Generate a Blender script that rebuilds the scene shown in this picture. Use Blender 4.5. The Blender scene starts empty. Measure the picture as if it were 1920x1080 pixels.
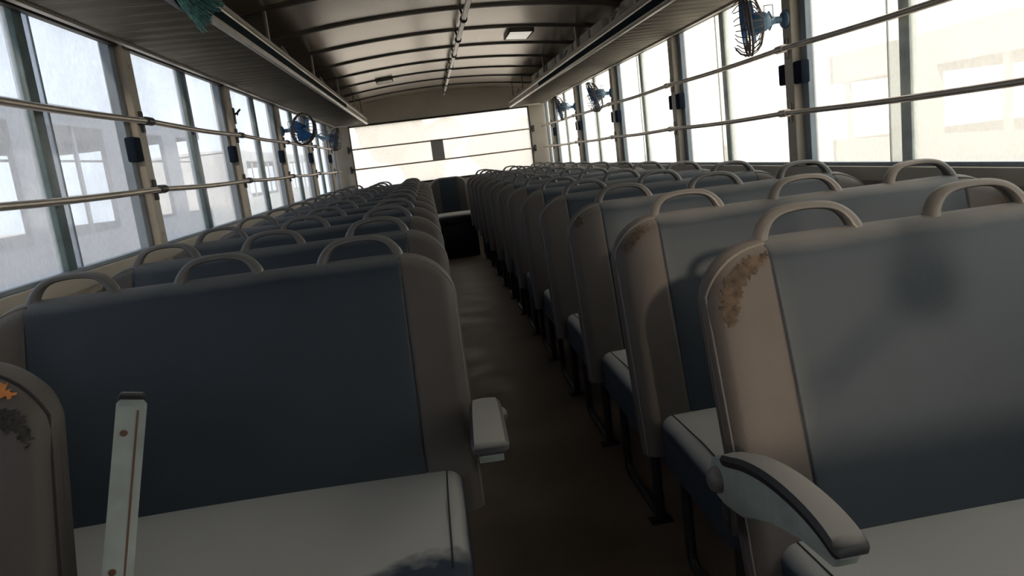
import bpy, bmesh, math, random
from mathutils import Vector, Matrix
random.seed(7)
sc = bpy.context.scene
COL = sc.collection
PI = math.pi

# ------------------------------------------------------------------ camera
F_ = Vector((0.09033115, 0.98036076, -0.17530849)); R_ = Vector((0.98643408, -0.11230158, -0.11973371)); U_ = Vector((0.13706965, 0.16211459, 0.97720559))
cd = bpy.data.cameras.new('camera'); cam = bpy.data.objects.new('camera', cd); COL.objects.link(cam)
cam.matrix_world = Matrix(((R_.x, U_.x, -F_.x, -0.2145), (R_.y, U_.y, -F_.y, 0.0), (R_.z, U_.z, -F_.z, 1.0199), (0, 0, 0, 1)))
cd.sensor_width = 36; cd.lens = 1416.35 / 1920 * 36; cd.clip_start = 0.02; cd.clip_end = 500
sc.camera = cam

# ------------------------------------------------------------------ sky, sun, exposure
sc.view_settings.view_transform = 'Standard'; sc.view_settings.look = 'None'
sc.view_settings.exposure = 0.0; sc.view_settings.gamma = 1.0
w = bpy.data.worlds.new('hazy_sky'); sc.world = w; w.use_nodes = True
nt = w.node_tree; nt.nodes.clear()
def WN(t): return nt.nodes.new(t)
tc = WN('ShaderNodeTexCoord'); nrm = WN('ShaderNodeVectorMath'); nrm.operation = 'NORMALIZE'
nt.links.new(tc.outputs['Generated'], nrm.inputs[0])
dot = WN('ShaderNodeVectorMath'); dot.operation = 'DOT_PRODUCT'; dot.inputs[1].default_value = Vector((0.93, 0.30, 0.18)).normalized()
nt.links.new(nrm.outputs[0], dot.inputs[0])
cr = WN('ShaderNodeValToRGB'); nt.links.new(dot.outputs['Value'], cr.inputs[0])
mr = WN('ShaderNodeMapRange'); mr.inputs['From Min'].default_value = -1; mr.inputs['From Max'].default_value = 1
nt.links.new(dot.outputs['Value'], mr.inputs[0]); nt.links.new(mr.outputs[0], cr.inputs[0])
cr.color_ramp.elements[0].position = 0.0; cr.color_ramp.elements[0].color = (0.27, 0.295, 0.33, 1)
cr.color_ramp.elements[1].position = 1.0; cr.color_ramp.elements[1].color = (1.0, 0.96, 0.90, 1)
e = cr.color_ramp.elements.new(0.45); e.color = (0.43, 0.455, 0.49, 1)
e = cr.color_ramp.elements.new(0.75); e.color = (0.9, 0.88, 0.85, 1)
bg = WN('ShaderNodeBackground'); bg.inputs['Strength'].default_value = 5.2
nt.links.new(cr.outputs[0], bg.inputs['Color'])
wo = WN('ShaderNodeOutputWorld'); nt.links.new(bg.outputs[0], wo.inputs[0])
sd = bpy.data.lights.new('sun', 'SUN'); sd.energy = 2.7; sd.color = (1.0, 0.77, 0.56); sd.angle = math.radians(2.2)
sun = bpy.data.objects.new('sun', sd); COL.objects.link(sun)
sun.location = (-0.4, -6, 4); sun.rotation_euler = Vector((0.10, 1.0, -0.29)).to_track_quat('-Z', 'Y').to_euler()

# ------------------------------------------------------------------ materials
def mat(name, col, rough=0.6, metal=0.0, dust=None, dustcol=(0.34, 0.325, 0.30), noise=0.0, nscale=8.0, bump=0.0, bscale=200.0, spec=0.5, wear=None):
    m = bpy.data.materials.new(name); m.use_nodes = True; t = m.node_tree; N = t.nodes; L = t.links
    b = N['Principled BSDF']; b.inputs['Roughness'].default_value = rough; b.inputs['Metallic'].default_value = metal
    b.inputs['Specular IOR Level'].default_value = spec
    c = None
    rgb = N.new('ShaderNodeRGB'); rgb.outputs[0].default_value = (*col, 1); c = rgb.outputs[0]
    tcn = N.new('ShaderNodeTexCoord')
    if noise:
        n = N.new('ShaderNodeTexNoise'); n.inputs['Scale'].default_value = nscale; n.inputs['Detail'].default_value = 6
        L.new(tcn.outputs['Object'], n.inputs['Vector'])
        r = N.new('ShaderNodeMapRange'); r.inputs['From Min'].default_value = 0.3; r.inputs['From Max'].default_value = 0.7
        r.inputs['To Min'].default_value = 1 - noise; r.inputs['To Max'].default_value = 1 + noise
        L.new(n.outputs['Fac'], r.inputs[0])
        mx = N.new('ShaderNodeVectorMath'); mx.operation = 'SCALE'; L.new(c, mx.inputs[0]); L.new(r.outputs[0], mx.inputs['Scale']); c = mx.outputs[0]
    if wear:
        n = N.new('ShaderNodeTexNoise'); n.inputs['Scale'].default_value = wear[1]; n.inputs['Detail'].default_value = 8
        L.new(tcn.outputs['Object'], n.inputs['Vector'])
        r = N.new('ShaderNodeMapRange'); r.inputs['From Min'].default_value = wear[2]; r.inputs['From Max'].default_value = wear[2] + .05
        L.new(n.outputs['Fac'], r.inputs[0])
        mx = N.new('ShaderNodeMix'); mx.data_type = 'RGBA'; L.new(r.outputs[0], mx.inputs['Factor']); L.new(c, mx.inputs['A']); mx.inputs['B'].default_value = (*wear[0], 1); c = mx.outputs['Result']
    if dust:
        # settled dust lies on upward faces, broken up by noise
        g = N.new('ShaderNodeNewGeometry'); s = N.new('ShaderNodeSeparateXYZ'); L.new(g.outputs['Normal'], s.inputs[0])
        n = N.new('ShaderNodeTexNoise'); n.inputs['Scale'].default_value = 5; n.inputs['Detail'].default_value = 7
        L.new(tcn.outputs['Object'], n.inputs['Vector'])
        r = N.new('ShaderNodeMapRange'); r.inputs['From Min'].default_value = dust[1]; r.inputs['From Max'].default_value = dust[2]
        ad = N.new('ShaderNodeMath'); ad.operation = 'MULTIPLY_ADD'; ad.inputs[1].default_value = 0.35; L.new(n.outputs['Fac'], ad.inputs[0]); L.new(s.outputs['Z'], ad.inputs[2])
        L.new(ad.outputs[0], r.inputs[0]); r.inputs['To Max'].default_value = dust[0]
        mx = N.new('ShaderNodeMix'); mx.data_type = 'RGBA'; L.new(r.outputs[0], mx.inputs['Factor']); L.new(c, mx.inputs['A']); mx.inputs['B'].default_value = (*dustcol, 1); c = mx.outputs['Result']
        rr = N.new('ShaderNodeMapRange'); L.new(r.outputs[0], rr.inputs[0]); rr.inputs['To Min'].default_value = rough; rr.inputs['To Max'].default_value = max(rough, .85)
        L.new(rr.outputs[0], b.inputs['Roughness'])
    L.new(c, b.inputs['Base Color'])
    if bump:
        n = N.new('ShaderNodeTexNoise'); n.inputs['Scale'].default_value = bscale; n.inputs['Detail'].default_value = 3
        L.new(tcn.outputs['Object'], n.inputs['Vector'])
        bp = N.new('ShaderNodeBump'); bp.inputs['Strength'].default_value = bump; bp.inputs['Distance'].default_value = 0.002
        L.new(n.outputs['Fac'], bp.inputs['Height']); L.new(bp.outputs[0], b.inputs['Normal'])
    return m

def glass_mat(name, tint, dustc, fac, gloss=0.06, streak=0.5):
    m = bpy.data.materials.new(name); m.use_nodes = True; t = m.node_tree; N = t.nodes; L = t.links; N.clear()
    o = N.new('ShaderNodeOutputMaterial')
    tr = N.new('ShaderNodeBsdfTransparent'); tr.inputs[0].default_value = (*tint, 1)
    tl = N.new('ShaderNodeBsdfTranslucent'); tl.inputs[0].default_value = (*dustc, 1)
    df = N.new('ShaderNodeBsdfDiffuse'); df.inputs[0].default_value = (*dustc, 1)
    gl = N.new('ShaderNodeBsdfGlossy'); gl.inputs['Roughness'].default_value = 0.08
    a = N.new('ShaderNodeMixShader'); a.inputs[0].default_value = 0.35; L.new(tl.outputs[0], a.inputs[1]); L.new(df.outputs[0], a.inputs[2])
    tcn = N.new('ShaderNodeTexCoord'); mp = N.new('ShaderNodeMapping'); mp.inputs['Scale'].default_value = (1, 1, 0.35); L.new(tcn.outputs['Object'], mp.inputs[0])
    n1 = N.new('ShaderNodeTexNoise'); n1.inputs['Scale'].default_value = 120; n1.inputs['Detail'].default_value = 5; L.new(mp.outputs[0], n1.inputs['Vector'])
    n2 = N.new('ShaderNodeTexNoise'); n2.inputs['Scale'].default_value = 3; n2.inputs['Detail'].default_value = 5; L.new(tcn.outputs['Object'], n2.inputs['Vector'])
    ad = N.new('ShaderNodeMath'); ad.operation = 'ADD'; L.new(n1.outputs['Fac'], ad.inputs[0]); L.new(n2.outputs['Fac'], ad.inputs[1])
    r = N.new('ShaderNodeMapRange'); r.inputs['From Min'].default_value = 0.6; r.inputs['From Max'].default_value = 1.4
    r.inputs['To Min'].default_value = fac * (1 - streak); r.inputs['To Max'].default_value = fac * (1 + streak); L.new(ad.outputs[0], r.inputs[0])
    b = N.new('ShaderNodeMixShader'); L.new(r.outputs[0], b.inputs[0]); L.new(tr.outputs[0], b.inputs[1]); L.new(a.outputs[0], b.inputs[2])
    c = N.new('ShaderNodeMixShader'); c.inputs[0].default_value = gloss; L.new(b.outputs[0], c.inputs[1]); L.new(gl.outputs[0], c.inputs[2])
    L.new(c.outputs[0], o.inputs[0]); return m

M = {
 'glowlamp': None,
 'vinyl': mat('dark_blue_vinyl', (0.022, 0.034, 0.048), 0.55, dust=(0.7, 0.75, 1.25), dustcol=(0.27, 0.265, 0.255), noise=0.10, nscale=5, bump=0.25, bscale=350),
 'side': mat('grey_vinyl', (0.085, 0.073, 0.068), 0.6, dust=(0.5, 0.75, 1.25), noise=0.10, nscale=7, bump=0.25, bscale=350),
 'cushion': mat('dusty_cushion_vinyl', (0.028, 0.040, 0.062), 0.5, dust=(0.97, 0.45, 1.0), dustcol=(0.46, 0.455, 0.43), noise=0.10, nscale=4, bump=0.2, bscale=350),
 'piping': mat('rim_highlight_piping', (0.20, 0.185, 0.165), 0.6),  # vinyl welt, its pale colour painted as the rim highlight on the bench edges
 'seam': mat('dark_seam', (0.02, 0.02, 0.022), 0.8),
 'handle': mat('grey_handle_plastic', (0.12, 0.115, 0.11), 0.42, dust=(0.5, 0.7, 1.3), noise=0.08, nscale=15),
 'leg': mat('dark_tube_steel', (0.035, 0.035, 0.038), 0.45, metal=0.3, noise=0.2, nscale=20),
 'arm': mat('pale_green_grey_plastic', (0.30, 0.34, 0.32), 0.5, noise=0.15, nscale=25),
 'pad': mat('armrest_pad', (0.02, 0.02, 0.024), 0.5, dust=(0.95, 0.80, 1.08), dustcol=(0.36, 0.34, 0.31)),
 'chrome': mat('worn_chrome', (0.5, 0.48, 0.45), 0.28, metal=1.0, noise=0.12, nscale=10),
 'screw': mat('rusty_screw', (0.16, 0.09, 0.06), 0.6, metal=0.4),
 'foam': mat('exposed_foam', (0.075, 0.055, 0.040), 0.95, noise=0.55, nscale=60, bump=1.0, bscale=120),
 'orange': mat('orange_foam', (0.55, 0.20, 0.06), 0.95, noise=0.2, nscale=50),
 'floor': mat('brown_floor_vinyl', (0.16, 0.118, 0.085), 0.42, dust=(0.5, 1.05, 1.3), dustcol=(0.24, 0.19, 0.145), noise=0.35, nscale=3),
 'wall': mat('beige_wall_panel', (0.48, 0.43, 0.355), 0.55, noise=0.06, nscale=6),
 'post': mat('beige_post_paint', (0.42, 0.37, 0.30), 0.5, noise=0.08, nscale=12),
 'black': mat('black_rubber', (0.012, 0.012, 0.013), 0.6),
 'sash': mat('sash_aluminium', (0.22, 0.26, 0.30), 0.45, metal=0.2, noise=0.12, nscale=14),
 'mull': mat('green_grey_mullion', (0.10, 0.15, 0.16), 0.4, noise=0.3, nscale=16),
 'mull_glare': mat('glare_pale_green_mullion', (0.60, 0.66, 0.62), 0.4, noise=0.2, nscale=16),  # right-side mullions painted paler to imitate the wash of window glare
 'latch': mat('dark_latch_plastic', (0.012, 0.018, 0.030), 0.9, noise=0.1, nscale=20, spec=0.1),
 'rail': mat('steel_tube', (0.55, 0.48, 0.41), 0.38, metal=0.6, noise=0.12, nscale=10),
 'bracket': mat('dark_bracket', (0.035, 0.032, 0.03), 0.5),
 'ceil': mat('steel_ceiling_sheet', (0.50, 0.44, 0.37), 0.24, metal=0.85, noise=0.08, nscale=2.5),
 'rib': mat('dark_ceiling_rib', (0.10, 0.088, 0.075), 0.4, metal=0.4),
 'crack': mat('cracked_vinyl', (0.04, 0.036, 0.032), 0.9, noise=0.6, nscale=90, bump=1.0, bscale=150),
 'rack': mat('ribbed_rack_metal', (0.18, 0.16, 0.13), 0.42, metal=0.6, noise=0.15, nscale=4),
 'lip': mat('aluminium_lip', (0.52, 0.48, 0.43), 0.35, metal=0.7, noise=0.15, nscale=9),
 'strip': mat('dark_blue_rubber_strip', (0.008, 0.016, 0.022), 0.9, spec=0.1),
 'hanger': mat('rack_hanger_steel', (0.25, 0.225, 0.19), 0.4, metal=0.5),
 'blue': mat('blue_fan_plastic', (0.03, 0.17, 0.48), 0.4, noise=0.1, nscale=20),
 'bluegrey': mat('blue_grey_fan_plastic', (0.11, 0.20, 0.30), 0.45, noise=0.2, nscale=20),
 'cage': mat('brown_cage', (0.10, 0.075, 0.06), 0.5, noise=0.3, nscale=30),
 'lamp': mat('cream_lamp_cover', (0.75, 0.72, 0.66), 0.4),
 'lampframe': mat('lamp_frame', (0.14, 0.12, 0.10), 0.5),
 'bristle': mat('green_bristle', (0.10, 0.26, 0.25), 0.6, noise=0.5, nscale=80),
 'brush': mat('black_brush_block', (0.012, 0.012, 0.018), 0.5),
 'bag': mat('crumpled_grey_plastic', (0.42, 0.39, 0.35), 0.5, noise=0.2, nscale=30),
 'tray': mat('beige_tray', (0.50, 0.46, 0.40), 0.55, noise=0.1, nscale=15),
 'plate': mat('dusty_grey_plate', (0.40, 0.385, 0.36), 0.8, wear=((0.4, 0.38, 0.34), 60, 0.6)),
 'sand': mat('sandy_ground', (0.55, 0.47, 0.37), 0.9, noise=0.15, nscale=0.5),
 'busbody': mat('faded_bus_paint', (0.09, 0.10, 0.13), 0.6, noise=0.15, nscale=1.5),
 'buswhite': mat('white_bus_paint', (0.62, 0.60, 0.57), 0.5, noise=0.08, nscale=1.5),
 'leaf': mat('dusty_leaf', (0.33, 0.33, 0.28), 0.9, noise=0.3, nscale=3),
}
ml = mat('glow_added_lamp_cover', (0.75, 0.72, 0.66), 0.4); ml.node_tree.nodes['Principled BSDF'].inputs['Emission Color'].default_value = (1, .93, .82, 1); ml.node_tree.nodes['Principled BSDF'].inputs['Emission Strength'].default_value = .55; M['glowlamp'] = ml  # emission added to the cover in place of its bright reflection
G_left = glass_mat('dusty_glass', (0.80, 0.84, 0.88), (0.72, 0.73, 0.76), 0.40, streak=0.40)
G_right = glass_mat('hazed_glass', (0.97, 0.99, 0.98), (0.8, 0.78, 0.74), 0.40, streak=0.3)
G_rear = glass_mat('rear_glass', (0.97, 0.98, 0.97), (0.85, 0.83, 0.80), 0.62, streak=0.3)

# ------------------------------------------------------------------ mesh helpers
def obj(name, bm, m, parent=None, smooth=True, loc=None):
    me = bpy.data.meshes.new(name)
    bmesh.ops.recalc_face_normals(bm, faces=bm.faces[:])
    bm.to_mesh(me); bm.free()
    for p in me.polygons: p.use_smooth = smooth
    if smooth: me.set_sharp_from_angle(angle=math.radians(42))
    me.materials.append(M[m] if isinstance(m, str) else m)
    o = bpy.data.objects.new(name, me); COL.objects.link(o)
    if parent: o.parent = parent
    if loc: o.location = loc
    return o
def empty(name, loc=(0, 0, 0), rot=(0, 0, 0)):
    o = bpy.data.objects.new(name, None); o.empty_display_size = 0.05; COL.objects.link(o); o.location = loc; o.rotation_euler = rot; return o
def tag(o, label, cat, group=None, kind=None):
    if label: o['label'] = label
    if cat: o['category'] = cat
    if group: o['group'] = group
    if kind: o['kind'] = kind
    return o
def struct(name, bm, m, smooth=False):
    o = obj(name, bm, m, smooth=smooth); o['kind'] = 'structure'; return o
def copy_tree(o, parent=None):
    c = o.copy(); COL.objects.link(c)
    c.parent = parent
    for ch in list(o.children): copy_tree(ch, c)
    return c
def box(bm, a, b, bev=0.0, mtx=None):
    x0, y0, z0 = a; x1, y1, z1 = b
    r = bmesh.ops.create_cube(bm, size=1.0); vs = r['verts']
    bmesh.ops.scale(bm, vec=(abs(x1 - x0), abs(y1 - y0), abs(z1 - z0)), verts=vs)
    bmesh.ops.translate(bm, vec=((x0 + x1) / 2, (y0 + y1) / 2, (z0 + z1) / 2), verts=vs)
    if bev:
        es = list({e for v in vs for e in v.link_edges})
        r = bmesh.ops.bevel(bm, geom=es, offset=bev, segments=2, profile=0.5, affect='EDGES')
        vs = [v for v in r['verts']] + [v for v in vs if v.is_valid]
    if mtx: bmesh.ops.transform(bm, matrix=mtx, verts=list(set(v for v in vs if v.is_valid)))
    return bm
def B(a, b, bev=0.0): return box(bmesh.new(), a, b, bev)
def tube(bm, pts, r, seg=10, closed=False, cap=True):
    pts = [Vector(p) for p in pts]; n = len(pts); rs = r if isinstance(r, (list, tuple)) else [r] * n
    T = []
    for i in range(n):
        a = pts[i - 1] if (i > 0 or closed) else pts[i]; b = pts[(i + 1) % n] if (i < n - 1 or closed) else pts[i]
        T.append((b - a).normalized())
    up = Vector((0, 0, 1)) if abs(T[0].z) < 0.9 else Vector((1, 0, 0))
    nx = T[0].cross(up).normalized(); rings = []
    for i in range(n):
        nx = (nx - T[i] * nx.dot(T[i])).normalized(); ny = T[i].cross(nx)
        rings.append([bm.verts.new(pts[i] + (nx * math.cos(2 * PI * k / seg) + ny * math.sin(2 * PI * k / seg)) * rs[i]) for k in range(seg)])
    m = n if closed else n - 1
    for i in range(m):
        A, C = rings[i], rings[(i + 1) % n]
        for k in range(seg): bm.faces.new((A[k], A[(k + 1) % seg], C[(k + 1) % seg], C[k]))
    if cap and not closed:
        bm.faces.new(rings[0][::-1]); bm.faces.new(rings[-1])
    return bm
def loft(bm, rings, cap=True, closed=True):
    R = [[bm.verts.new(p) for p in ring] for ring in rings]; n = len(R[0])
    for a, b in zip(R, R[1:]):
        for k in range(n if closed else n - 1): bm.faces.new((a[k], a[(k + 1) % n], b[(k + 1) % n], b[k]))
    if cap: bm.faces.new(R[0][::-1]); bm.faces.new(R[-1])
    return bm
def lathe(bm, prof, mtx, seg=20):
    rings = []
    for (r, h) in prof:
        rings.append([mtx @ Vector((r * math.cos(2 * PI * k / seg), r * math.sin(2 * PI * k / seg), h)) for k in range(seg)])
    return loft(bm, rings)
def frame(o, n, spin=0):
    q = Vector(n).normalized().to_track_quat('Z', 'Y').to_matrix().to_4x4()
    return Matrix.Translation(o) @ q @ Matrix.Rotation(spin, 4, 'Z')

# ------------------------------------------------------------------ dimensions
W = 1.17; SILL = 0.843; HEAD = 1.545; YR = 8.53; YF = -1.0
P0, D = 2.72, 1.307
PY = [P0 + D * i for i in range(-3, 5)]
PY = [y for y in PY if y > YF + .2]
RIBS = [P0 + D / 2 * i for i in range(-5, 9)]
def zc(x): return 1.775 - 0.08 * x * x if abs(x) < 1.02 else 1.775 - 0.08 * x * x - 0.45 * (abs(x) - 1.02) ** 1.3

# ------------------------------------------------------------------ shell
struct('floor', B((-1.25, YF, -0.06), (1.25, YR + 0.5, 0.0)), 'floor')
bm = bmesh.new(); xs = [-1.21 + 2.42 * i / 48 for i in range(49)]
rings = [[(x, YF, zc(x)) for x in xs] + [(x, YF, zc(x) + .03) for x in reversed(xs)], [(x, YR + .05, zc(x)) for x in xs] + [(x, YR + .05, zc(x) + .03) for x in reversed(xs)]]
loft(bm, rings); struct('ceiling', bm, 'ceil', smooth=True)
for i, y in enumerate(RIBS):
    bm = bmesh.new()
    def rr(x, off, dy): return (x, y + dy, zc(x) - off)
    X2 = [x for x in xs if abs(x) < 1.12]
    for dy, hh, wd in ((-0.010, 0.010, 0.005), (0.010, 0.010, 0.005), (0, 0.004, 0.02)):
        loft(bm, [[(x, y + dy - wd, zc(x) + .002), (x, y + dy + wd, zc(x) + .002), (x, y + dy + wd, zc(x) - hh), (x, y + dy - wd, zc(x) - hh)] for x in X2])
    struct('trim_%d' % (i + 1), bm, 'rib')
nt_ = len(RIBS)
for s, nm in ((-1, 'left'), (1, 'right')):
    bm = bmesh.new()
    box(bm, (s * W, YF, 0.0), (s * (W + .05), YR + .1, 0.775))
    box(bm, (s * (W + .02), YF, 0.77), (s * (W + .05), YR + .1, 0.80))
    box(bm, (s * (W - .012), YF, 0.798), (s * (W + .05), YR + .1, SILL), 0.003)
    box(bm, (s * W, YF, HEAD), (s * (W + .05), YR + .1, 1.70))
    struct('wall_' + nm, bm, 'wall')
    for y in PY:
        nt_ += 1
        bm = bmesh.new(); box(bm, (s * (W - .03), y - .033, SILL), (s * (W + .045), y + .033, HEAD + .01), 0.004)
        for z in (0.89, 1.45):
            lathe(bm, [(0.006, 0), (0.006, .003), (0.002, .005)], frame((s * (W - .03), y, z), (-s, 0, 0)), 8)
        struct('trim_%d' % nt_, bm, 'post')
# rear wall with the wide rear window
bm = bmesh.new()
box(bm, (-W, YR, 0), (W, YR + .06, 0.82))
N_ = 24
X3 = [-1.2 + 2.4 * i / N_ for i in range(N_ + 1)]
loft(bm, [[(x, YR, 1.503), (x, YR + .06, 1.503), (x, YR + .06, zc(x) + .02), (x, YR, zc(x) + .02)] for x in X3])
for s in (-1, 1):
    box(bm, (s * 0.994, YR - .01, 0.80), (s * 1.20, YR + .06, 1.52), 0.006)
struct('wall_rear', bm, 'wall')
# front wall: windscreen opening ahead of the driver's place
bm = bmesh.new()
box(bm, (-1.22, YF - .05, 0), (1.22, YF, 1.12))
box(bm, (-1.22, YF - .05, 1.12), (-0.02, YF, 1.80))
box(bm, (1.10, YF - .05, 1.12), (1.22, YF, 1.80))
struct('wall_front', bm, 'wall')

# windows: one per bay
wn = 0
ys_all = [YF] + PY + [YR]
for s, gm in ((-1, G_left), (1, G_right)):
    for a, b in zip(ys_all, ys_all[1:]):
        wn += 1
        ya, yb = a + .033, b - (.033 if b != YR else .05)
        if yb - ya < .3 and b != YR: continue
        root = empty('window_%d' % wn, (s * (W + .014), (ya + yb) / 2, SILL)); root['kind'] = 'structure'
        L_ = yb - ya; h = HEAD - SILL
        ym = 0.03 if L_ > 1 else 0.0
        def loc(bm): return bm
        bm = bmesh.new()   # pane near and pane far, overlapping at the mullion
        box(bm, (-.003, -L_ / 2, 0), (0.001, ym + .085, h)); obj('glass_pane', bm, gm, root, smooth=False)
        if L_ > 1: obj('pane_edge', B((-.0035, ym + .085, 0), (.0015, ym + .088, h)), 'mull_glare' if s > 0 else 'mull', root, smooth=False)
        bm = bmesh.new(); box(bm, (.009 * s, ym - .03, 0), (.013 * s, L_ / 2, h)); obj('glass_pane', bm, gm, root, smooth=False)
        bm = bmesh.new()
        for (p, q) in (((-.012, -L_ / 2, 0), (.018, -L_ / 2 + .018, h)), ((-.012, L_ / 2 - .045, 0), (.018, L_ / 2, h)), ((-.012, -L_ / 2, 0), (.018, L_ / 2, .012)), ((-.012, -L_ / 2, h - .006), (.018, L_ / 2, h))):
            box(bm, p, q, .002)
        obj('window_frame', bm, 'sash', root, smooth=False)
        bm = bmesh.new(); box(bm, (-.010, ym - .028, 0), (.016, ym + .022, h), .004); obj('mullion', bm, 'mull' if s < 0 else 'mull_glare', root)
        if L_ > 1:
            bm = bmesh.new(); box(bm, (-s * .045, L_ / 2 - .062, .295), (-s * .012, L_ / 2 + .0, .375), .006)
            obj('latch', bm, 'latch', root)
            if s == 1:
                bm = bmesh.new(); box(bm, (-s * .045, -L_ / 2 - .0, .30), (-s * .012, -L_ / 2 + .05, .375), .006)
                obj('latch', bm, 'latch', root)
wn += 1
root = empty('window_%d' % wn, (0, YR + .03, 0.82)); root['kind'] = 'structure'
obj('glass_pane', B((-0.994, -.003, 0), (0.994, .003, .683)), G_rear, root, smooth=False)
bm = bmesh.new()
for (p, q) in (((-1.0, -.035, -.01), (-.985, .02, .69)), ((.985, -.035, -.01), (1.0, .02, .69)), ((-1, -.035, -.01), (1, .02, .01)), ((-1, -.035, .672), (1, .02, .69))): box(bm, p, q)
obj('window_frame', bm, 'black', root, smooth=False)
wn += 1
root = empty('window_%d' % wn, (0.54, YF - .03, 1.12)); root['kind'] = 'structure'
obj('glass_pane', B((-.56, -.003, 0), (.56, .003, .64)), glass_mat('clear_windscreen', (.97, .98, .97), (.7, .7, .7), .08), root, smooth=False)

# ------------------------------------------------------------------ window guard rails
def sag(y): # small droop between posts
    return -0.006 * math.sin(PI * (((y - P0) / D) % 1.0))
for s, sd_ in ((-1, 'left'), (1, 'right')):
    for z, hl in ((1.269, 'upper'), (1.041, 'lower')):
        root = empty('guard_rail', (s * (W - .055), YF + .05, z))
        tag(root, '%s steel guard rail running along the %s side windows' % (hl, sd_), 'rail', 'guard rails across the side windows')
        bm = bmesh.new(); pts = []; y = YF + .06
        while y < YR - .06:
            pts.append((0, y - YF - .05, sag(y))); y += .1
        tube(bm, pts, 0.0098, 10); obj('tube', bm, 'rail', root)
        for y in PY:
            bm = bmesh.new()
            yl = y - YF - .05
            tube(bm, [(0, yl - .028, 0), (0, yl + .028, 0)], .0145, 12)
            box(bm, (0, yl - .008, -.008), (s * .022, yl + .008, .008))
            obj('sleeve', bm, 'rail' if s == 1 else 'bracket', root)
            bm = bmesh.new(); box(bm, (s * .016, yl - .010, -.035), (s * .0265, yl + .010, .035), .002)
            obj('bracket', bm, 'bracket' if s == -1 else 'hanger', root)
for z, hl in ((1.254, 'upper'), (1.039, 'lower')):
    root = empty('guard_rail', (0, YR - .045, z)); tag(root, '%s thin steel guard rail across the rear window' % hl, 'rail', 'guard rails across the rear window')
    obj('tube', tube(bmesh.new(), [(-1.02, 0, 0), (0, 0, -.004), (1.02, 0, 0)], .0085, 8), 'rail', root)
    for s in (-1, 1):
        bm = bmesh.new(); box(bm, (s * 1.01, -.008, -.035), (s * 1.03, .036, .035), .002); box(bm, (s * .985, -.014, -.014), (s * 1.02, .012, .014), .003)
        obj('bracket', bm, 'bracket', root)
bm = bmesh.new(); box(bm, (-.128, YR - .034, 1.03), (.008, YR - .030, 1.262)); box(bm, (-.118, YR - .030, 1.045), (-.002, YR - .026, 1.25))
tag(obj('grey_plate', bm, 'plate', smooth=False), 'dusty grey rectangular plate fixed between the two rear window rails', 'plate')

# ------------------------------------------------------------------ luggage racks
for s, sd_ in ((-1, 'left'), (1, 'right')):
    root = empty('luggage_rack', (s * .94, YF + .05, 1.505)); tag(root, 'long ribbed metal luggage rack above the %s side windows' % sd_, 'luggage rack', 'overhead luggage racks')
    y0, y1 = 0, 8.30 - YF - .05
    bm = bmesh.new(); n = int((y1 - y0) / .005); prev = None
    xa, xb = -.155, .165
    for i in range(n + 1):
        y = y0 + (y1 - y0) * i / n; z = .004 + .0025 * math.sin(2 * PI * y / .021)
        row = (bm.verts.new((s * xa, y, z)), bm.verts.new((s * xb, y, z + .003)))
        if prev: bm.faces.new((prev[0], prev[1], row[1], row[0]))
        prev = row
    obj('shelf', bm, 'rack', root)
    # extruded aluminium front lip: profile in x/z
    def ext(name, prof, m):
        bm = bmesh.new(); loft(bm, [[(s * x, y, z) for x, z in prof] for y in (y0, y1)]); return obj(name, bm, m, root, smooth=False)
    ext('front_lip', [(-.150, .000), (-.164, -.010), (-.176, -.009), (-.182, -.002), (-.181, .006), (-.176, .008), (-.176, .038), (-.180, .039), (-.182, .044), (-.179, .050), (-.170, .056), (-.166, .072), (-.156, .072), (-.152, .05)], 'lip')
    bm = bmesh.new(); loft(bm, [[(s * x, y, z) for x, z in [(-.174, .0085), (-.1795, .0085), (-.1795, .0375), (-.174, .0375)]] for y in (y0, 6.1 - YF)]); obj('rubber_strip', bm, 'strip', root, smooth=False)
    ext('top_rail', [(-.150, .066), (-.150, .082), (-.164, .082), (-.172, .076), (-.171, .062)], 'hanger')
    ext('wall_edge', [(.160, .012), (.160, -.004), (.172, -.006), (.178, .002), (.176, .014)], 'lip')
    bm = bmesh.new(); box(bm, (s * -.186, y1 - .006, -.012), (s * .18, y1 + .003, .05), .002); obj('end_cap', bm, 'lip', root)
    hy = [P0 + D * (i + .5) for i in range(-2, 4)] + [8.10]
    for y in hy:
        yl = y - YF - .05; xh = -.150
        bm = bmesh.new(); box(bm, (s * (xh - .006), yl - .011, .06), (s * (xh + .006), yl + .011, zc(.80) - 1.505 + .004), .001)
        obj('hanger', bm, 'hanger', root)
    for y in hy[:-1]:
        yl = y - YF - .05 + .42
        bm = bmesh.new(); tube(bm, [(s * -.155, yl, .09), (s * -.135, yl - .02, .13)], .006, 6); obj('hook', bm, 'hanger', root)
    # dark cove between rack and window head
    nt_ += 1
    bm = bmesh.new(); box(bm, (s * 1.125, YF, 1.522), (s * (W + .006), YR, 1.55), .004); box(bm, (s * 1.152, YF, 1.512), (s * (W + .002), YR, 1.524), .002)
    struct('trim_%d' % nt_, bm, 'rib')

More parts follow.
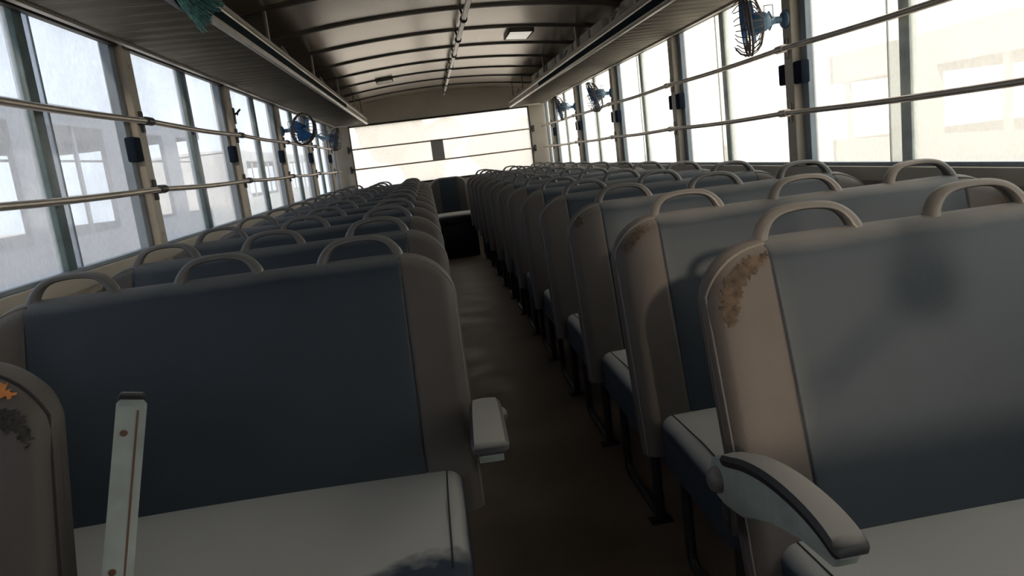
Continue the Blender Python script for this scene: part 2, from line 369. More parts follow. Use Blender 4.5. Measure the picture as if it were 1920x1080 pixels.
# ------------------------------------------------------------------ ceiling grab pole
root = empty('grab_pole', (0.078, YF + .1, 1.715)); tag(root, 'long polished grab pole hung along the ceiling centre', 'grab pole')
obj('tube', tube(bmesh.new(), [(0, 0.4, 0), (0, 8.25 - YF, 0)], .0135, 14), 'chrome', root)
for y in RIBS:
    yl = y - YF - .1
    if yl < .5: continue
    obj('rubber_collar', tube(bmesh.new(), [(0, yl - .014, 0), (0, yl + .014, 0)], .0195, 14), 'black', root)
    bm = bmesh.new(); tube(bm, [(0, yl, .010), (-.014, yl, zc(.08) - 1.715)], .006, 8); box(bm, (-.036, yl - .012, zc(.06) - 1.715 - .006), (.012, yl + .012, zc(.06) - 1.715 + .002))
    obj('bracket', bm, 'bracket', root)

# ------------------------------------------------------------------ ceiling lamps
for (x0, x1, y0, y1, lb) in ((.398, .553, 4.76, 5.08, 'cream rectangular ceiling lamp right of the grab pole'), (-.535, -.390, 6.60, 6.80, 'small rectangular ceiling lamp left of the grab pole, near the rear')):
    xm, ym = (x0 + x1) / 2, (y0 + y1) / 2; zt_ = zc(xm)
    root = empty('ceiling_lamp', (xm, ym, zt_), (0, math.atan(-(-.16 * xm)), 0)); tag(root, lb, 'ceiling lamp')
    hx, hy_ = (x1 - x0) / 2, (y1 - y0) / 2
    bm = bmesh.new()
    for (p, q) in (((-hx, -hy_, -.024), (hx, -hy_ + .012, .003)), ((-hx, hy_ - .012, -.024), (hx, hy_, .003)), ((-hx, -hy_, -.024), (-hx + .01, hy_, .003)), ((hx - .01, -hy_, -.024), (hx, hy_, .003))): box(bm, p, q, .002)
    obj('frame', bm, 'lampframe', root)
    obj('diffuser', B((-hx + .008, -hy_ + .01, -.022), (hx - .008, hy_ - .01, .003), .004), 'glowlamp' if x0 > 0 else 'lamp', root)

# ------------------------------------------------------------------ bench seats
ZT = .842; TAN = .30; T0 = .036
class Bench:
    def __init__(s, w, seam): s.w = w; s.seam = seam; s.c = .125; s.hc = .105; s.e = .030; s.zb = .33
    def top(s, u):
        a = abs(u) - (s.w - s.c)
        if a <= 0: return ZT + .0
        return ZT - s.hc * (1 - math.sqrt(max(0, 1 - (a / s.c) ** 2.2)))
    def th(s, u):
        a = abs(u) - (s.w - s.e)
        t = T0 if a <= 0 else T0 * math.sqrt(max(.05, 1 - (a / s.e) ** 2))
        d = min(abs(abs(u) - s.seam), .006)
        return t - .0035 * (1 - d / .006) ** 2
    def yc(s, z): return -(ZT - z) * TAN
    def front(s, u, z):
        t = s.th(u); tp = s.top(u); zz = min(1, max(0, (z - s.zb) / (tp - s.zb)))
        k = 1.0
        if z > tp - t: k = math.sqrt(max(.02, 1 - ((z - (tp - t)) / t) ** 2))
        return s.yc(z) - t * k * (1 + .18 * math.sin(PI * zz))
    def ring(s, u):
        t = s.th(u); tp = s.top(u); P = []
        n = 10
        for i in range(n):
            z = s.zb + (tp - t - s.zb) * i / (n - 1); P.append((u, s.front(u, z), z))
        for i in range(1, 8):
            a = PI * i / 8; z = tp - t + t * math.sin(a); P.append((u, s.yc(z) - t * math.cos(a), z))
        for i in range(n):
            z = tp - t + (s.zb - tp + t) * i / (n - 1); P.append((u, s.yc(z) + t * .9, z))
        return P
    def mesh(s, a, b, n, lo=False, hi=False):
        us = []
        for i in range(n + 1):
            f = i / n
            us.append(a + (b - a) * f)
        sg = [x for x in (s.seam, -s.seam) if min(a, b) - .001 <= x <= max(a, b) + .001]
        for x in sg:
            for dd in (.002, .004, .006): us += [y for y in (x - dd, x + dd) if min(a, b) <= y <= max(a, b)]
        if max(abs(a), abs(b)) >= s.w - 1e-6:
            sgn = 1 if (a + b) > 0 else -1
            us += [sgn * (s.w - s.e * (1 - math.sin(PI / 2 * k / 8))) for k in range(9)]
            us += [sgn * (s.w - s.c * (1 - math.sin(PI / 2 * k / 8))) for k in range(9)]
        us = sorted(set(round(u, 5) for u in us))
        return loft(bmesh.new(), [s.ring(u) for u in us])

def handle_bm(bn, cx):
    bm = bmesh.new(); P = [(-.080, ZT - .02), (-.078, ZT + .000), (-.068, ZT + .018), (-.052, ZT + .031), (-.030, ZT + .037), (0, ZT + .039), (.030, ZT + .037), (.052, ZT + .031), (.068, ZT + .018), (.078, ZT + .000), (.080, ZT - .02)]
    Q = []
    for i in range(len(P) - 1):
        p0, p1, p2, p3 = [Vector(P[k]) for k in (max(0, i - 1), i, i + 1, min(len(P) - 1, i + 2))]
        for k in range(3):
            t = k / 3; q = .5 * ((2 * p1) + (p2 - p0) * t + (2 * p0 - 5 * p1 + 4 * p2 - p3) * t * t + (3 * p1 - p0 - 3 * p2 + p3) * t ** 3); Q.append((q.x, q.y))
    P = Q + [P[-1]]
    R = []; n = len(P)
    for i, (x, z) in enumerate(P):
        a = P[max(0, i - 1)]; b = P[min(n - 1, i + 1)]; tx, tz = b[0] - a[0], b[1] - a[1]; l = math.hypot(tx, tz); nx, nz = -tz / l, tx / l
        f = abs(i - (n - 1) / 2) / ((n - 1) / 2); hw = .0065 + .008 * f ** 2.2; dp = .013 + .004 * f
        ring = []
        for k in range(12):
            an = 2 * PI * k / 12; o = hw * math.copysign(abs(math.cos(an)) ** .8, math.cos(an)); y = dp * math.copysign(abs(math.sin(an)) ** .8, math.sin(an))
            zz = z + nz * o; ring.append((cx + x + nx * o, y + (zz - ZT) * TAN, zz))
        R.append(ring)
    return loft(bm, R)

def cushion_bm(xa, xb, ya=-.575, yb=-.135, zt=.412, zb=.305):
    bm = bmesh.new(); R = []; n = 34; e = .032
    us = [xa + e * (1 - math.cos(PI / 2 * k / 6)) for k in range(7)] + [xa + e + (xb - xa - 2 * e) * k / n for k in range(1, n)] + [xb - e * (1 - math.sin(PI / 2 * k / 6)) for k in range(7)]
    for u in us:
        d = min(u - xa, xb - u); f = math.sqrt(max(0.0, 1 - (max(0, e - d) / e) ** 2))
        k_ = .022 * (1 - f); dome = .006 * math.sin(PI * (u - xa) / (xb - xa))
        zt_ = zt - k_ * 1.3 + dome; y0_, y1_ = ya + k_ * .8, yb - k_ * .3; r = .038
        P = [(u, y1_, zb + .004), (u, y1_, zt_ - .012), (u, y1_ - .008, zt_ - .003), (u, y1_ - .02, zt_)]
        for q in range(1, 8): P.append((u, y1_ - .02 + (y0_ + r - y1_ + .02) * q / 7, zt_ + .004 * math.sin(PI * q / 7)))
        for q in range(1, 7):
            a = PI / 2 * q / 6; P.append((u, y0_ + r - r * math.sin(a), zt_ - r + r * math.cos(a)))
        P.append((u, y0_ + .004, zb + .012)); P.append((u, y0_ + .014, zb + .002))
        R.append(P)
    return loft(bm, R)

def make_bench(w, seam, handles, aisle):   # aisle: -1 if the aisle edge is at -x
    bn = Bench(w, seam); root = empty('bench_seat')
    obj('backrest', bn.mesh(-seam, seam, 28), 'vinyl', root)
    for s in (-1, 1):
        obj('side_panel', bn.mesh(s * seam, s * w, 8) if s > 0 else bn.mesh(-w, -seam, 8), 'side', root)
        P = []
        uu = w - .011
        for i in range(9):
            z = bn.zb + (bn.top(w) - .03 - bn.zb) * i / 8; P.append((s * (w - .006), bn.front(uu, z) + .009, z))
        for i in range(1, 13):
            a = PI / 2 * i / 12; u = w - bn.c + (bn.c - .006) * math.cos(a) ** .9 if i < 12 else seam
            t = bn.th(u); z = bn.top(u) - .007; P.append((s * u, bn.front(u, z) - .001, z))
        obj('piping', tube(bmesh.new(), P, .0022, 6), 'piping', root)
        tube_pts = [(s * seam, bn.front(seam, z) + .0003, z) for z in [bn.zb + (ZT - .01 - bn.zb) * i / 14 for i in range(15)]]
        obj('seam', tube(bmesh.new(), tube_pts, .0013, 5), 'seam', root)
    for hx in handles: obj('grab_handle', handle_bm(bn, hx), 'handle', root)
    xa, xb = -w + .04, w - .03
    if aisle > 0: xa, xb = -w + .03, w - .04
    cu = obj('seat_cushion', cushion_bm(xa, xb), 'cushion', root)
    for s_, x in ((1, xa + .030), (-1, xb - .030)):
        obj('seam', tube(bmesh.new(), [(x, -.15, .412), (x, -.35, .4185), (x, -.535, .413), (x, -.562, .401), (x, -.574, .375), (x, -.573, .33)], .0015, 5), 'seam', cu)
    obj('seat_tray', B((xa + .03, -.56, .285), (xb - .03, -.13, .315), .006), 'leg', root)
    for x, runner in ((aisle * (w - .105), True), (-aisle * (w - .15), False)):
        o = obj('leg', tube(bmesh.new(), [(x, -.105, .30), (x, -.105, .07), (x, -.112, .028), (x, -.135, .014), (x, -.20, .012), (x, -.42, .012)], .0125, 10), 'leg', root)
        bm = tube(bmesh.new(), [(x, -.425, .30), (x, -.425, .0)], .0135, 10); box(bm, (x - .03, -.445, 0), (x + .03, -.405, .004)); obj('leg', bm, 'leg', root)
    bm = bmesh.new(); box(bm, (-w + .1, -.12, .275), (w - .1, -.10, .30)); box(bm, (-w + .1, -.44, .275), (w - .1, -.41, .30)); obj('cross_bar', bm, 'leg', root)
    root['bn'] = 0; del root['bn']
    return root, bn

WB = .485
words = ['front', 'second', 'third', 'fourth', 'fifth', 'sixth', 'seventh', 'eighth', 'ninth', 'tenth', 'eleventh', 'twelfth', 'thirteenth']
SR = .5683
protoR, bnR = make_bench(WB, .373, (-.29, 0, .29), -1)
right = []
for i in range(13):
    o = protoR if i == 0 else copy_tree(protoR)
    o.location = (.661, 1.144 + SR * i, 0)
    right.append(o)
protoL, bnL = make_bench(WB - .004, .373, (-.29, 0, .29), 1)
left = []
for i in range(12):
    o = protoL if i == 0 else copy_tree(protoL)
    o.location = (-.668, 1.6065 + SR * i, 0)
    left.append(o)
# the single seat at the very front left
single, bnS = make_bench(.21, .13, (), 1)
single.location = (-.930, 1.015, 0)

tag(right[0], 'front bench of the right row, torn brown foam patch at its corner and pale armrest', 'bench seat', 'benches of the right row')
tag(right[1], 'second bench of the right row, worn brown patch on the aisle corner, no armrest', 'bench seat', 'benches of the right row')
tag(right[2], 'third bench of the right row, small round scuff on the aisle corner', 'bench seat', 'benches of the right row')
for i in range(3, 13): tag(right[i], ('%s bench from the front in the right row, blue-grey vinyl with pale piping' % words[i]) if i < 12 else 'rearmost bench of the right row, beside the middle rear seat', 'bench seat', 'benches of the right row')
tag(left[0], 'large dark blue vinyl bench with armrest in the left foreground, frontmost three-handled one', 'bench seat', 'wide benches of the left row')
for i in range(1, 12): tag(left[i], ('%s three-handled bench from the front in the left row, dark blue vinyl back' % words[i]) if i < 11 else 'rearmost bench of the left row, beside the middle rear seat', 'bench seat', 'wide benches of the left row')
tag(single, 'grey narrow seat in the bottom left corner with torn top showing orange foam', 'bench seat')
# its back is plain grey
for ch in single.children:
    if ch.name.startswith('backrest') or ch.name.startswith('piping'):
        ch.data.materials.clear(); ch.data.materials.append(M['side'] if ch.name.startswith('backrest') else M['seam'])

# the dust on the frontmost left cushion is rubbed away near its aisle corner
mw = M['cushion'].copy(); t_ = mw.node_tree; bs = t_.nodes['Principled BSDF']; src = bs.inputs['Base Color'].links[0].from_socket
tcw = t_.nodes.new('ShaderNodeTexCoord'); mpw = t_.nodes.new('ShaderNodeMapping'); mpw.inputs['Location'].default_value = (-.40 / .17, .585 / .10, 0); mpw.inputs['Scale'].default_value = (1 / .17, 1 / .10, 0)
nzw = t_.nodes.new('ShaderNodeTexNoise'); nzw.inputs['Scale'].default_value = 22; t_.links.new(tcw.outputs['Object'], nzw.inputs['Vector'])
t_.links.new(tcw.outputs['Object'], mpw.inputs[0]); lw = t_.nodes.new('ShaderNodeVectorMath'); lw.operation = 'LENGTH'; t_.links.new(mpw.outputs[0], lw.inputs[0])
adw = t_.nodes.new('ShaderNodeMath'); adw.operation = 'MULTIPLY_ADD'; adw.inputs[1].default_value = .9; t_.links.new(nzw.outputs['Fac'], adw.inputs[0]); t_.links.new(lw.outputs['Value'], adw.inputs[2])
rw = t_.nodes.new('ShaderNodeMapRange'); rw.inputs['From Min'].default_value = 1.15; rw.inputs['From Max'].default_value = 1.55; t_.links.new(adw.outputs[0], rw.inputs[0])
mxw = t_.nodes.new('ShaderNodeMix'); mxw.data_type = 'RGBA'; t_.links.new(rw.outputs[0], mxw.inputs['Factor']); mxw.inputs['A'].default_value = (.030, .042, .062, 1); t_.links.new(src, mxw.inputs['B']); t_.links.new(mxw.outputs['Result'], bs.inputs['Base Color'])
for ch in left[0].children:
    if ch.name.startswith('seat_cushion'):
        ch.data = ch.data.copy(); ch.data.materials.clear(); ch.data.materials.append(mw)

# torn patches: thin ragged areas of bare foam on the vinyl
def patch(parent, bn, poly, m, name='exposed_foam', off=.0015, step=.0035, rough=.0015):
    def inside(x, y):
        c = False; j = len(poly) - 1
        for i in range(len(poly)):
            xi, yi = poly[i]; xj, yj = poly[j]
            if (yi > y) != (yj > y) and x < (xj - xi) * (y - yi) / (yj - yi) + xi: c = not c
            j = i
        return c
    x0 = min(p[0] for p in poly); x1 = max(p[0] for p in poly); z0 = min(p[1] for p in poly); z1 = max(p[1] for p in poly)
    bm = bmesh.new(); V = {}
    rnd = random.Random(3)
    nx = int((x1 - x0) / step) + 1; nz = int((z1 - z0) / step) + 1
    def v(i, j):
        if (i, j) not in V:
            u = x0 + i * step + rnd.uniform(-.4, .4) * step; z = z0 + j * step + rnd.uniform(-.4, .4) * step
            z = min(z, bn.top(u) - .002)
            V[(i, j)] = bm.verts.new((u, bn.front(u, z) - off - rnd.random() * rough, z))
        return V[(i, j)]
    for i in range(nx):
        for j in range(nz):
            cx_, cz_ = x0 + (i + .5) * step, z0 + (j + .5) * step
            if inside(cx_ + rnd.uniform(-1, 1) * step, cz_ + rnd.uniform(-1, 1) * step): bm.faces.new((v(i, j), v(i + 1, j), v(i + 1, j + 1), v(i, j + 1)))
    return obj(name, bm, m, parent)
ex = -WB
o = patch(right[0], bnR, [(ex + .018, .745), (ex + .024, .775), (ex + .045, .803), (ex + .075, .818), (ex + .108, .826), (ex + .110, .815), (ex + .085, .800), (ex + .065, .785), (ex + .052, .765), (ex + .045, .745), (ex + .036, .728), (ex + .024, .724)], 'foam'); o['label'] = 'brown torn patch'
o = patch(right[1], bnR, [(ex + .022, .765), (ex + .030, .787), (ex + .055, .812), (ex + .085, .824), (ex + .092, .815), (ex + .066, .800), (ex + .050, .780), (ex + .034, .765)], 'foam'); o['label'] = 'brown torn patch'
o = patch(right[2], bnR, [(ex + .026, .775), (ex + .028, .795), (ex + .046, .808), (ex + .052, .800), (ex + .050, .786), (ex + .040, .776)], 'foam'); o['label'] = 'brown scuff'
o = patch(single, bnS, [(.10, .822), (.12, .829), (.145, .823), (.166, .806), (.172, .796), (.155, .798), (.135, .806), (.11, .810)], 'orange', off=.003); o['label'] = 'orange foam'
patch(single, bnS, [(.06, .800), (.10, .803), (.145, .794), (.172, .782), (.188, .765), (.190, .735), (.180, .745), (.172, .762), (.160, .758), (.15, .772), (.12, .768), (.08, .775)], 'crack', name='cracked_vinyl', off=.001, rough=.003)

# armrests
def arm_parts(root, s):   # side profile runs towards -y (front); s = outward side
    prof = []
    for k in range(11):
        a = math.radians(70 + 220 * k / 10 - 90 + 20)
        prof.append((.034 * math.cos(a + PI * 0) * 1.0, 0))
    top = [(.034, .000), (.031, .014), (.022, .028), (.008, .036), (-.02, .040), (-.08, .058), (-.15, .072), (-.22, .078), (-.29, .074), (-.335, .062)]
    bot = [(-.342, .046), (-.335, .034), (-.26, .030), (-.18, .012), (-.12, -.012), (-.08, -.028), (-.045, -.034), (-.01, -.038), (.010, -.036), (.024, -.026), (.032, -.012)]
    P = top + bot
    bm = bmesh.new(); h = .0165
    def ring(x, k): 
        c = Vector((-.1, .02)); return [(x, c.x + (p[0] - c.x) * (1 - k * .02), c.y + (p[1] - c.y) * (1 - k * .10)) for p in P]
    loft(bm, [ring(-h, 1), ring(-h + .004, 0), ring(h - .004, 0), ring(h, 1)])
    body = obj('arm_body', bm, 'arm', root); body['label'] = 'pale green-grey plastic arm'
    # pad along the top
    bm = bmesh.new(); C_ = [(-.012, .040), (-.05, .050), (-.10, .065), (-.16, .076), (-.22, .080), (-.28, .077), (-.325, .068), (-.350, .056)]
    Cs = [Vector((0, y, z)) for y, z in C_]; Q = []
    for i in range(len(Cs) - 1):
        p0, p1, p2, p3 = Cs[max(0, i - 1)], Cs[i], Cs[i + 1], Cs[min(len(Cs) - 1, i + 2)]
        for k in range(4):
            t = k / 4; Q.append(.5 * ((2 * p1) + (p2 - p0) * t + (2 * p0 - 5 * p1 + 4 * p2 - p3) * t * t + (3 * p1 - p0 - 3 * p2 + p3) * t ** 3))
    Q.append(Cs[-1]); R = []; nq = len(Q) - 1
    for i, q in enumerate(Q):
        y, z = q.y, q.z; hw = .020 + .004 * i / nq; t = .0095
        dd = min(i, nq - i)
        if dd < 3: hw -= (.006, .002, .0005)[dd]; t *= (.35, .75, .93)[dd]
        R.append([(-hw, y, z - t), (hw, y, z - t), (hw + .002, y, z), (hw - .003, y, z + t * .8), (0, y, z + t), (-hw + .003, y, z + t * .8), (-hw - .002, y, z)])
    loft(bm, R); pd = obj('arm_pad', bm, 'pad', root); pd['label'] = 'dark dusty arm pad'
    bm = lathe(bmesh.new(), [(.022, -.002), (.021, .006), (.016, .014), (.008, .018), (.001, .019)], frame((s * h, 0, 0), (s, 0, 0)), 20); obj('pivot_cap', bm, 'handle', root)
    return body
for bench, bn, xl, yl, zl, s in ((right[0], bnR, .155 - .661, -.150, .522, -1), (left[0], bnL, -.164 + .668, -.165, .510, 1)):
    a = empty('armrest', (xl, yl, zl), (0, 0, math.radians(2 * -s))); a.parent = bench
    arm_parts(a, s); a.scale = (.86 if s < 0 else 1.2, .90, .92)
    # the bracket under the pivot joins the arm to the back frame
    bm = bmesh.new(); box(bm, (s * -.008, -.005, -.10), (s * .002, .03, -.01), .002)
    for z in (-.04, -.075): lathe(bm, [(.007, 0), (.006, .004), (.001, .005)], frame((s * .002, .012, z), (s, 0, 0)), 10)
    obj('bracket', bm, 'leg', a)
a = empty('armrest', (-.680 + .930, .885 - 1.015, .462), (math.radians(-92), math.radians(15), math.radians(20))); a.parent = single
b_ = arm_parts(a, -1); a.scale = (1.05, .95, .8)
for ch in a.children:
    if ch.name.startswith('arm_pad'): ch.scale = (.62, 1, 1)
bm = bmesh.new()
for y_, z_ in ((-.30, .030), (-.13, -.012)):
    lathe(bm, [(.0045, 0), (.004, .003), (.001, .0035)], frame((-.006, y_, z_ + .003), (0, .1, -1)), 10)
obj('screw', bm, 'screw', a)
obj('groove', tube(bmesh.new(), [(.007, -.33, .0335), (.007, -.26, .0295), (.007, -.18, .0118), (.007, -.12, -.0118), (.007, -.08, -.0278), (.007, -.045, -.0338)], .0013, 5), 'screw', a)

# middle seat of the rear row
root = empty('rear_seat', (0.0, 8.40, 0)); tag(root, 'narrow middle seat of the rear row at the end of the aisle', 'rear seat')
bnC = Bench(.20, .10)
sv = (TAN, ZT); 
TAN = .12
obj('backrest', bnC.mesh(-.10, .10, 10), 'vinyl', root)
for s in (-1, 1): obj('side_panel', bnC.mesh(.10, .2, 6) if s > 0 else bnC.mesh(-.2, -.10, 6), 'side', root)
TAN = .30
obj('seat_cushion', cushion_bm(-.235, .235, -.50, -.05, .455, .36), 'cushion', root)
obj('seat_box', B((-.23, -.46, 0), (.23, .05, .36), .004), 'leg', root)

# ------------------------------------------------------------------ fans
def fan(mount, head, normal, r, label, nblades=3, broken=True, spin=0, seed=1, rib_n=26):
    rnd = random.Random(seed)
    mount = Vector(mount); head = Vector(head); n = Vector(normal).normalized()
    root = empty('wall_fan', mount); tag(root, label, 'fan', 'blue fans on the window posts')
    sgn = 1 if mount.x > 0 else -1
    def P(v): return Vector(v) - mount
    bm = lathe(bmesh.new(), [(.001, 0), (.032, 0), (.032, .006), (.026, .012), (.014, .016)], frame((0, 0, 0), (-sgn, 0, 0)), 20); obj('wall_plate', bm, 'bluegrey', root)
    back = head - n * .055
    k = mount + Vector((-sgn * .045, 0, 0))
    bm = tube(bmesh.new(), [P(mount), P(k)], [.012, .013], 12); tube(bm, [P(k), P(k.lerp(back, .6) + Vector((0, 0, -.01))), P(back)], [.014, .010, .014], 10)
    for a in (-1, 1):
        q = k.lerp(back, .5)
        tube(bm, [P(k), P(q + Vector((0, 0, a * .03))), P(back)], .004, 6)
    obj('bracket_arm', bm, 'bluegrey', root)
    fr = frame(P(head), n, spin)
    bm = lathe(bmesh.new(), [(.004, -.075), (.022, -.070), (.032, -.055), (.036, -.03), (.034, -.012), (.010, -.008)], fr, 22); obj('motor_housing', bm, 'bluegrey', root)
    bm = lathe(bmesh.new(), [(.014, -.010), (.016, .006), (.012, .016), (.002, .020)], fr, 16); obj('hub', bm, 'blue', root)
    for b in range(nblades):
        bm = bmesh.new(); R = []
        for i in range(9):
            f = i / 8; rr_ = .012 + (r * .80 - .012) * f; wd = math.radians(34 + 34 * math.sin(PI * min(1, f * .9 + .15)))
            row = []
            for j in range(7):
                g = j / 6 - .5; an = 2 * PI * b / nblades + g * wd * 1.5 + f * .25
                row.append((rr_ * math.cos(an), rr_ * math.sin(an), g * .046 * (1 - .3 * f)))
            R.append([fr @ Vector(p) for p in row] + [fr @ Vector((p[0], p[1], p[2] - .0018)) for p in reversed(row)])
        loft(bm, R); obj('blade', bm, 'blue', root)
    # cage: rear ring with ribs, front ring partly broken
    bm = bmesh.new()
    def circ(rad, h, a0=0, a1=2 * PI, m=40): return [fr @ Vector((rad * math.cos(a0 + (a1 - a0) * i / m), rad * math.sin(a0 + (a1 - a0) * i / m), h)) for i in range(m + (0 if a1 - a0 > 6.28 else 1))]
    tube(bm, circ(r, 0.0), .0045, 8, closed=True); tube(bm, circ(r * 1.0, .010), .004, 6, closed=True)
    tube(bm, circ(r * .42, -.045), .002, 6, closed=True)
    for i in range(rib_n):
        an = 2 * PI * i / rib_n
        tube(bm, [fr @ Vector((q * math.cos(an), q * math.sin(an), h)) for q, h in ((r, 0), (r * .92, -.018), (r * .75, -.034), (r * .42, -.045))], .0019, 5)
    obj('rear_cage', bm, 'bluegrey' if not broken else 'cage', root)
    bm = bmesh.new()
    keep = (0, 2 * PI) if not broken else (1.8 + spin, 5.6 + spin)
    tube(bm, circ(r * .99, .020, *keep), .0028, 6, closed=not broken)
    for i in range(rib_n):
        an = 2 * PI * i / rib_n
        if broken and not (keep[0] < an < keep[1]): continue
        inner = .28 if not broken else rnd.uniform(.55, .85)
        tube(bm, [fr @ Vector((q * math.cos(an), q * math.sin(an), h)) for q, h in ((r, .012), (r * .9, .034), (r * max(.75, inner), .045), (r * inner, .050))], .0019, 5)
    obj('front_cage', bm, 'cage', root)
    bm = tube(bmesh.new(), [P(back), P(back + Vector((0, 0, .05))), P(k + Vector((0, 0, .055))), P(k)], .0016, 6); obj('cord', bm, 'black', root)
    return root
fan((-1.138, 5.33, 1.345), (-.955, 5.02, 1.325), (.78, -.55, -.22), .098, 'larger blue fan hanging in front of the left windows, nearer of the left pair', spin=.6, seed=1)
fan((-1.138, 7.95 - 1.307, 1.355), (-.905, 6.35, 1.295), (.92, .05, -.30), .092, 'small blue fan at the far end of the left windows', spin=.2, seed=2)
fan((1.138, 2.72, 1.372), (.925, 2.56, 1.345), (-.93, .30, -.08), .100, 'big blue fan with broken cage at the top right', spin=1.2, seed=3)
fan((1.138, 5.33, 1.345), (.945, 5.05, 1.315), (-.88, .10, -.28), .100, 'blue fan with broken cage, middle one of the three right fans', spin=.5, seed=4)
fan((1.138, 6.64, 1.345), (.935, 6.30, 1.330), (-.92, .12, -.20), .100, 'farthest blue fan on the right, near the rear window', spin=2.2, seed=5)

# ------------------------------------------------------------------ small things
bm = tube(bmesh.new(), [(-1.14, 4.06, 1.375), (-1.12, 4.06, 1.385), (-1.105, 4.06, 1.40)], .005, 8); tube(bm, [(-1.12, 4.045, 1.372), (-1.12, 4.075, 1.395)], .004, 6); box(bm, (-1.143, 4.045, 1.33), (-1.136, 4.075, 1.41), .001)
tag(obj('wall_hook', bm, 'bracket'), 'small dark broken hook on the second left window post', 'hook')
# brush lying over the left rack
root = empty('brush', (-.722, 1.985, 1.466)); tag(root, 'brush with green bristles hanging over the left rack edge', 'brush')
A = Vector((0.02, -1, .22)).normalized(); Bd = Vector((.66, .26, -.64)); Bd = (Bd - A * Bd.dot(A)).normalized(); Cd = A.cross(Bd)
mb = Matrix(((Cd.x, A.x, Bd.x, 0), (Cd.y, A.y, Bd.y, 0), (Cd.z, A.z, Bd.z, 0), (0, 0, 0, 1)))
bm = bmesh.new(); box(bm, (-.030, -.004, -.06), (.030, .22, .002), .008, mb); obj('block', bm, 'brush', root)
bm = bmesh.new(); rnd = random.Random(5)
for i in range(900):
    x = rnd.uniform(-.022, .022); y = rnd.uniform(.003, .215); L_ = rnd.uniform(.052, .066)
    fan_ = x * 1.0; sp = (.02 - y) * .35 if y < .02 else 0
    tube(bm, [mb @ Vector((x, y, -.003)), mb @ Vector((x + fan_ * .35, y - .006, L_ * .5)), mb @ Vector((x + fan_ + rnd.uniform(-.003, .003), y - .018 + rnd.uniform(-.004, .004), L_))], .0012, 4)
o = obj('bristles', bm, 'bristle', root); o['kind'] = 'stuff'
obj('handle', tube(bmesh.new(), [mb @ Vector((0, .16, -.045)), Vector((-.012, -.45, .128))], .009, 8), 'brush', root)
# crumpled bag on the right rack
bm = bmesh.new(); bmesh.ops.create_icosphere(bm, subdivisions=4, radius=1)
rnd = random.Random(9)
from mathutils import noise
for v in bm.verts:
    p = v.co.copy(); d = 1 + .35 * noise.noise(p * 2.2) + .22 * noise.noise(p * 6) + .08 * abs(noise.noise(p * 14))
    v.co = Vector((p.x * .07, p.y * .30, p.z * .150)) * d
for v in bm.verts: v.co.z = max(-.045, v.co.z)
tag(obj('plastic_bag', bm, 'bag', loc=(.89, 3.76, 1.563)), 'crumpled grey plastic bag lying on the right luggage rack', 'bag')
tr = None
tx = [(4.28, .17), (4.60, .14), (4.86, .07), (5.14, .17), (5.50, .08), (5.80, .20), (6.25, .20), (6.7, .16)]
names_t = ['nearest the grey plastic bag', 'second after the plastic bag', 'third after the plastic bag', 'fourth after the plastic bag', 'fifth after the plastic bag', 'sixth after the plastic bag', 'second to last towards the rear', 'last one towards the rear window']
for (y, l), nm in zip(tx, names_t):
    bm = bmesh.new(); box(bm, (-.022, -l, -.05), (.022, l, .096), .010)
    o = obj('storage_box', bm, 'tray', loc=(.838, y, 1.568)); o.scale = (1, .85, 1)
    tag(o, 'small beige box peeking over the right rack edge, %s' % nm, 'box', 'beige boxes on the right rack')

root = empty('shadow_caster', (.36, -.55, 1.50)); tag(root, 'unseen disc on a diagonal arm, added to cast shade on the front right bench', 'shadow caster')  # invented disc and rods behind the camera, added to shade the front right bench
fr = frame((0, 0, -.28), (.1, 1, -.1))
obj('caster_disc', lathe(bmesh.new(), [(.001, -.008), (.05, -.008), (.062, 0), (.055, .006), (.001, .006)], fr, 24), 'chrome', root)
bm = tube(bmesh.new(), [(0, -.01, -.28), (.12, -.01, -.10), (.30, -.01, .262)], .008, 8); tube(bm, [(0, -.01, -.28), (-.20, -.01, -.42)], .010, 8); tube(bm, [(0, -.01, -.23), (0, -.01, .262)], .016, 8)
obj('arm', bm, 'bracket', root)
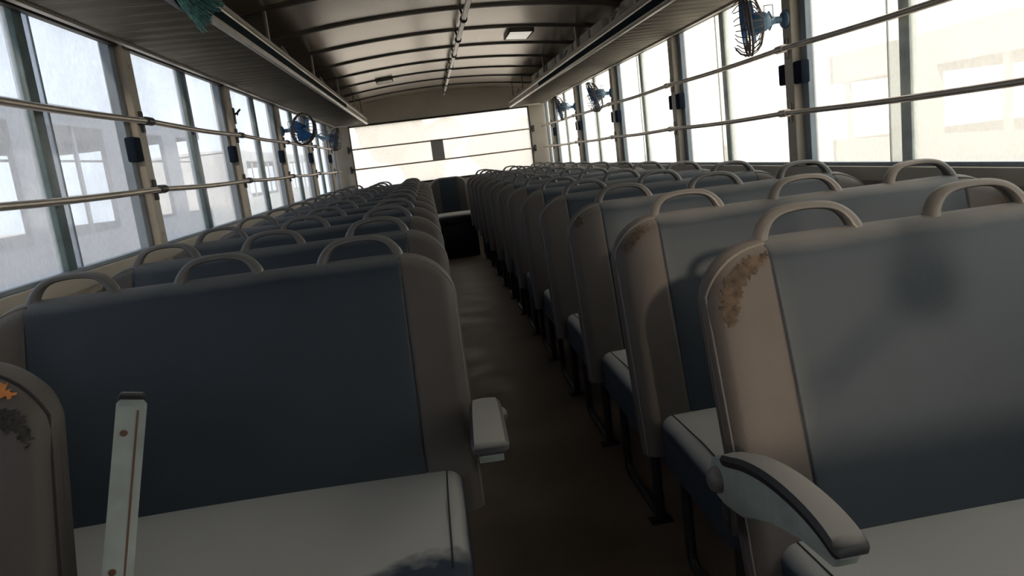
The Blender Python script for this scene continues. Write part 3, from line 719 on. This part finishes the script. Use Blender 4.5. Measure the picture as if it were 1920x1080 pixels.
# ------------------------------------------------------------------ outside
bm = bmesh.new(); box(bm, (-80, -80, -1.06), (80, 80, -1.0)); struct('ground', bm, 'sand')
def parked_bus(x, face, y0, y1, label, body, zr=2.12, zw1=1.86, zw0=.70, depth=2.4, pitch=2.05, off=0, rails=True):
    root = empty('parked_bus', (x - face * depth / 2, (y0 + y1) / 2, -1.0)); tag(root, label, 'bus')
    bm = bmesh.new(); hx = depth / 2; L_ = (y1 - y0) / 2; z_ = 1.0
    for s in (-1, 1):
        xx0, xx1 = s * (hx - .06), s * hx
        box(bm, (xx0, -L_, .45), (xx1, L_, zw0 + z_)); box(bm, (xx0, -L_, zw1 + z_), (xx1, L_, zr + z_ - .05))
        y = -L_ + off
        while y < L_:
            if s == face: box(bm, (xx0, y, zw0 + z_), (xx1, min(L_, y + .62), zw1 + z_))
            y += pitch
    box(bm, (-hx, -L_, .45), (hx, -L_ + .06, zr + z_ - .05)); box(bm, (-hx, L_ - .06, .45), (hx, L_, zw0 + z_)); box(bm, (-hx, L_ - .06, zw1 + z_), (hx, L_, zr + z_ - .05)); box(bm, (-face * hx, L_ - .12, zw0 + z_), (-face * (hx - .1), L_, zw1 + z_))
    obj('body', bm, body, root, smooth=False)
    bm = bmesh.new(); R = []
    for y in (-L_, L_): R.append([(hx * math.cos(PI * k / 12), y, zr + z_ - .08 + .10 * math.sin(PI * k / 12)) for k in range(13)])
    loft(bm, R); box(bm, (-.35, -.9, zr + z_), (.35, 0, zr + z_ + .14), .03); obj('roof', bm, body, root)
    if rails:
        for zz in (1.50, 1.12):
            obj('guard_rail', tube(bmesh.new(), [(face * (hx - .1), -L_ + .1, zz + z_), (face * (hx - .1), L_ - .1, zz + z_)], .014, 6), 'bracket', root)
    bm = bmesh.new(); y = -L_ + off + .62 + (pitch - .62) / 2
    while y < L_: box(bm, (face * (hx - .05), y - .03, zw0 + z_), (face * (hx - .02), y + .03, zw1 + z_)); y += pitch
    obj('window_divider', bm, body, root, smooth=False)
    for yy in (-L_ + 1.8, L_ - 2.2):
        for s in (-1, 1):
            bm = lathe(bmesh.new(), [(.5, -.12), (.5, .12), (.30, .13), (.12, .10)], frame((s * (hx - .12), yy, .5), (s, 0, 0)), 28); obj('wheel', bm, 'black', root)
    return root
parked_bus(-3.9, 1, 3.0, 13.4, 'dusty grey bus parked outside the left windows', 'busbody', off=.35)
parked_bus(3.9, -1, 1.2, 7.4, 'pale bus parked outside the front right window', 'buswhite', zr=1.62, zw1=1.30, zw0=.75, off=.5, rails=False)
parked_bus(-4.6, 1, 19.0, 29.0, 'pale bus parked far behind, seen at the left of the rear window', 'buswhite', zr=1.9, zw1=1.6, zw0=.7, rails=False)
def bush(x, y, h, r, label, seed):
    rnd = random.Random(seed); root = empty('tree', (x, y, -1)); tag(root, label, 'tree', 'trees behind the bus')
    obj('trunk', tube(bmesh.new(), [(0, 0, 0), (.05, 0, h * .5), (0, .05, h * .8)], [.16, .11, .05], 8), 'cage', root)
    bm = bmesh.new(); 
    for i in range(14):
        c = Vector((rnd.gauss(0, r * .4), rnd.gauss(0, r * .4), h * .65 + rnd.gauss(0, h * .14)))
        g = bmesh.ops.create_icosphere(bm, subdivisions=2, radius=r * rnd.uniform(.35, .6), matrix=Matrix.Translation(c))
        for v in g['verts']: v.co += Vector((rnd.uniform(-1, 1), rnd.uniform(-1, 1), rnd.uniform(-1, 1))) * r * .08
    obj('crown', bm, 'leaf', root)
bush(-.6, 33, 4.2, 1.7, 'hazy tree seen through the rear window, left of the grey plate', 11)
bush(4.5, 40, 3.6, 1.9, 'hazy tree seen through the rear window, right of the grey plate', 12)
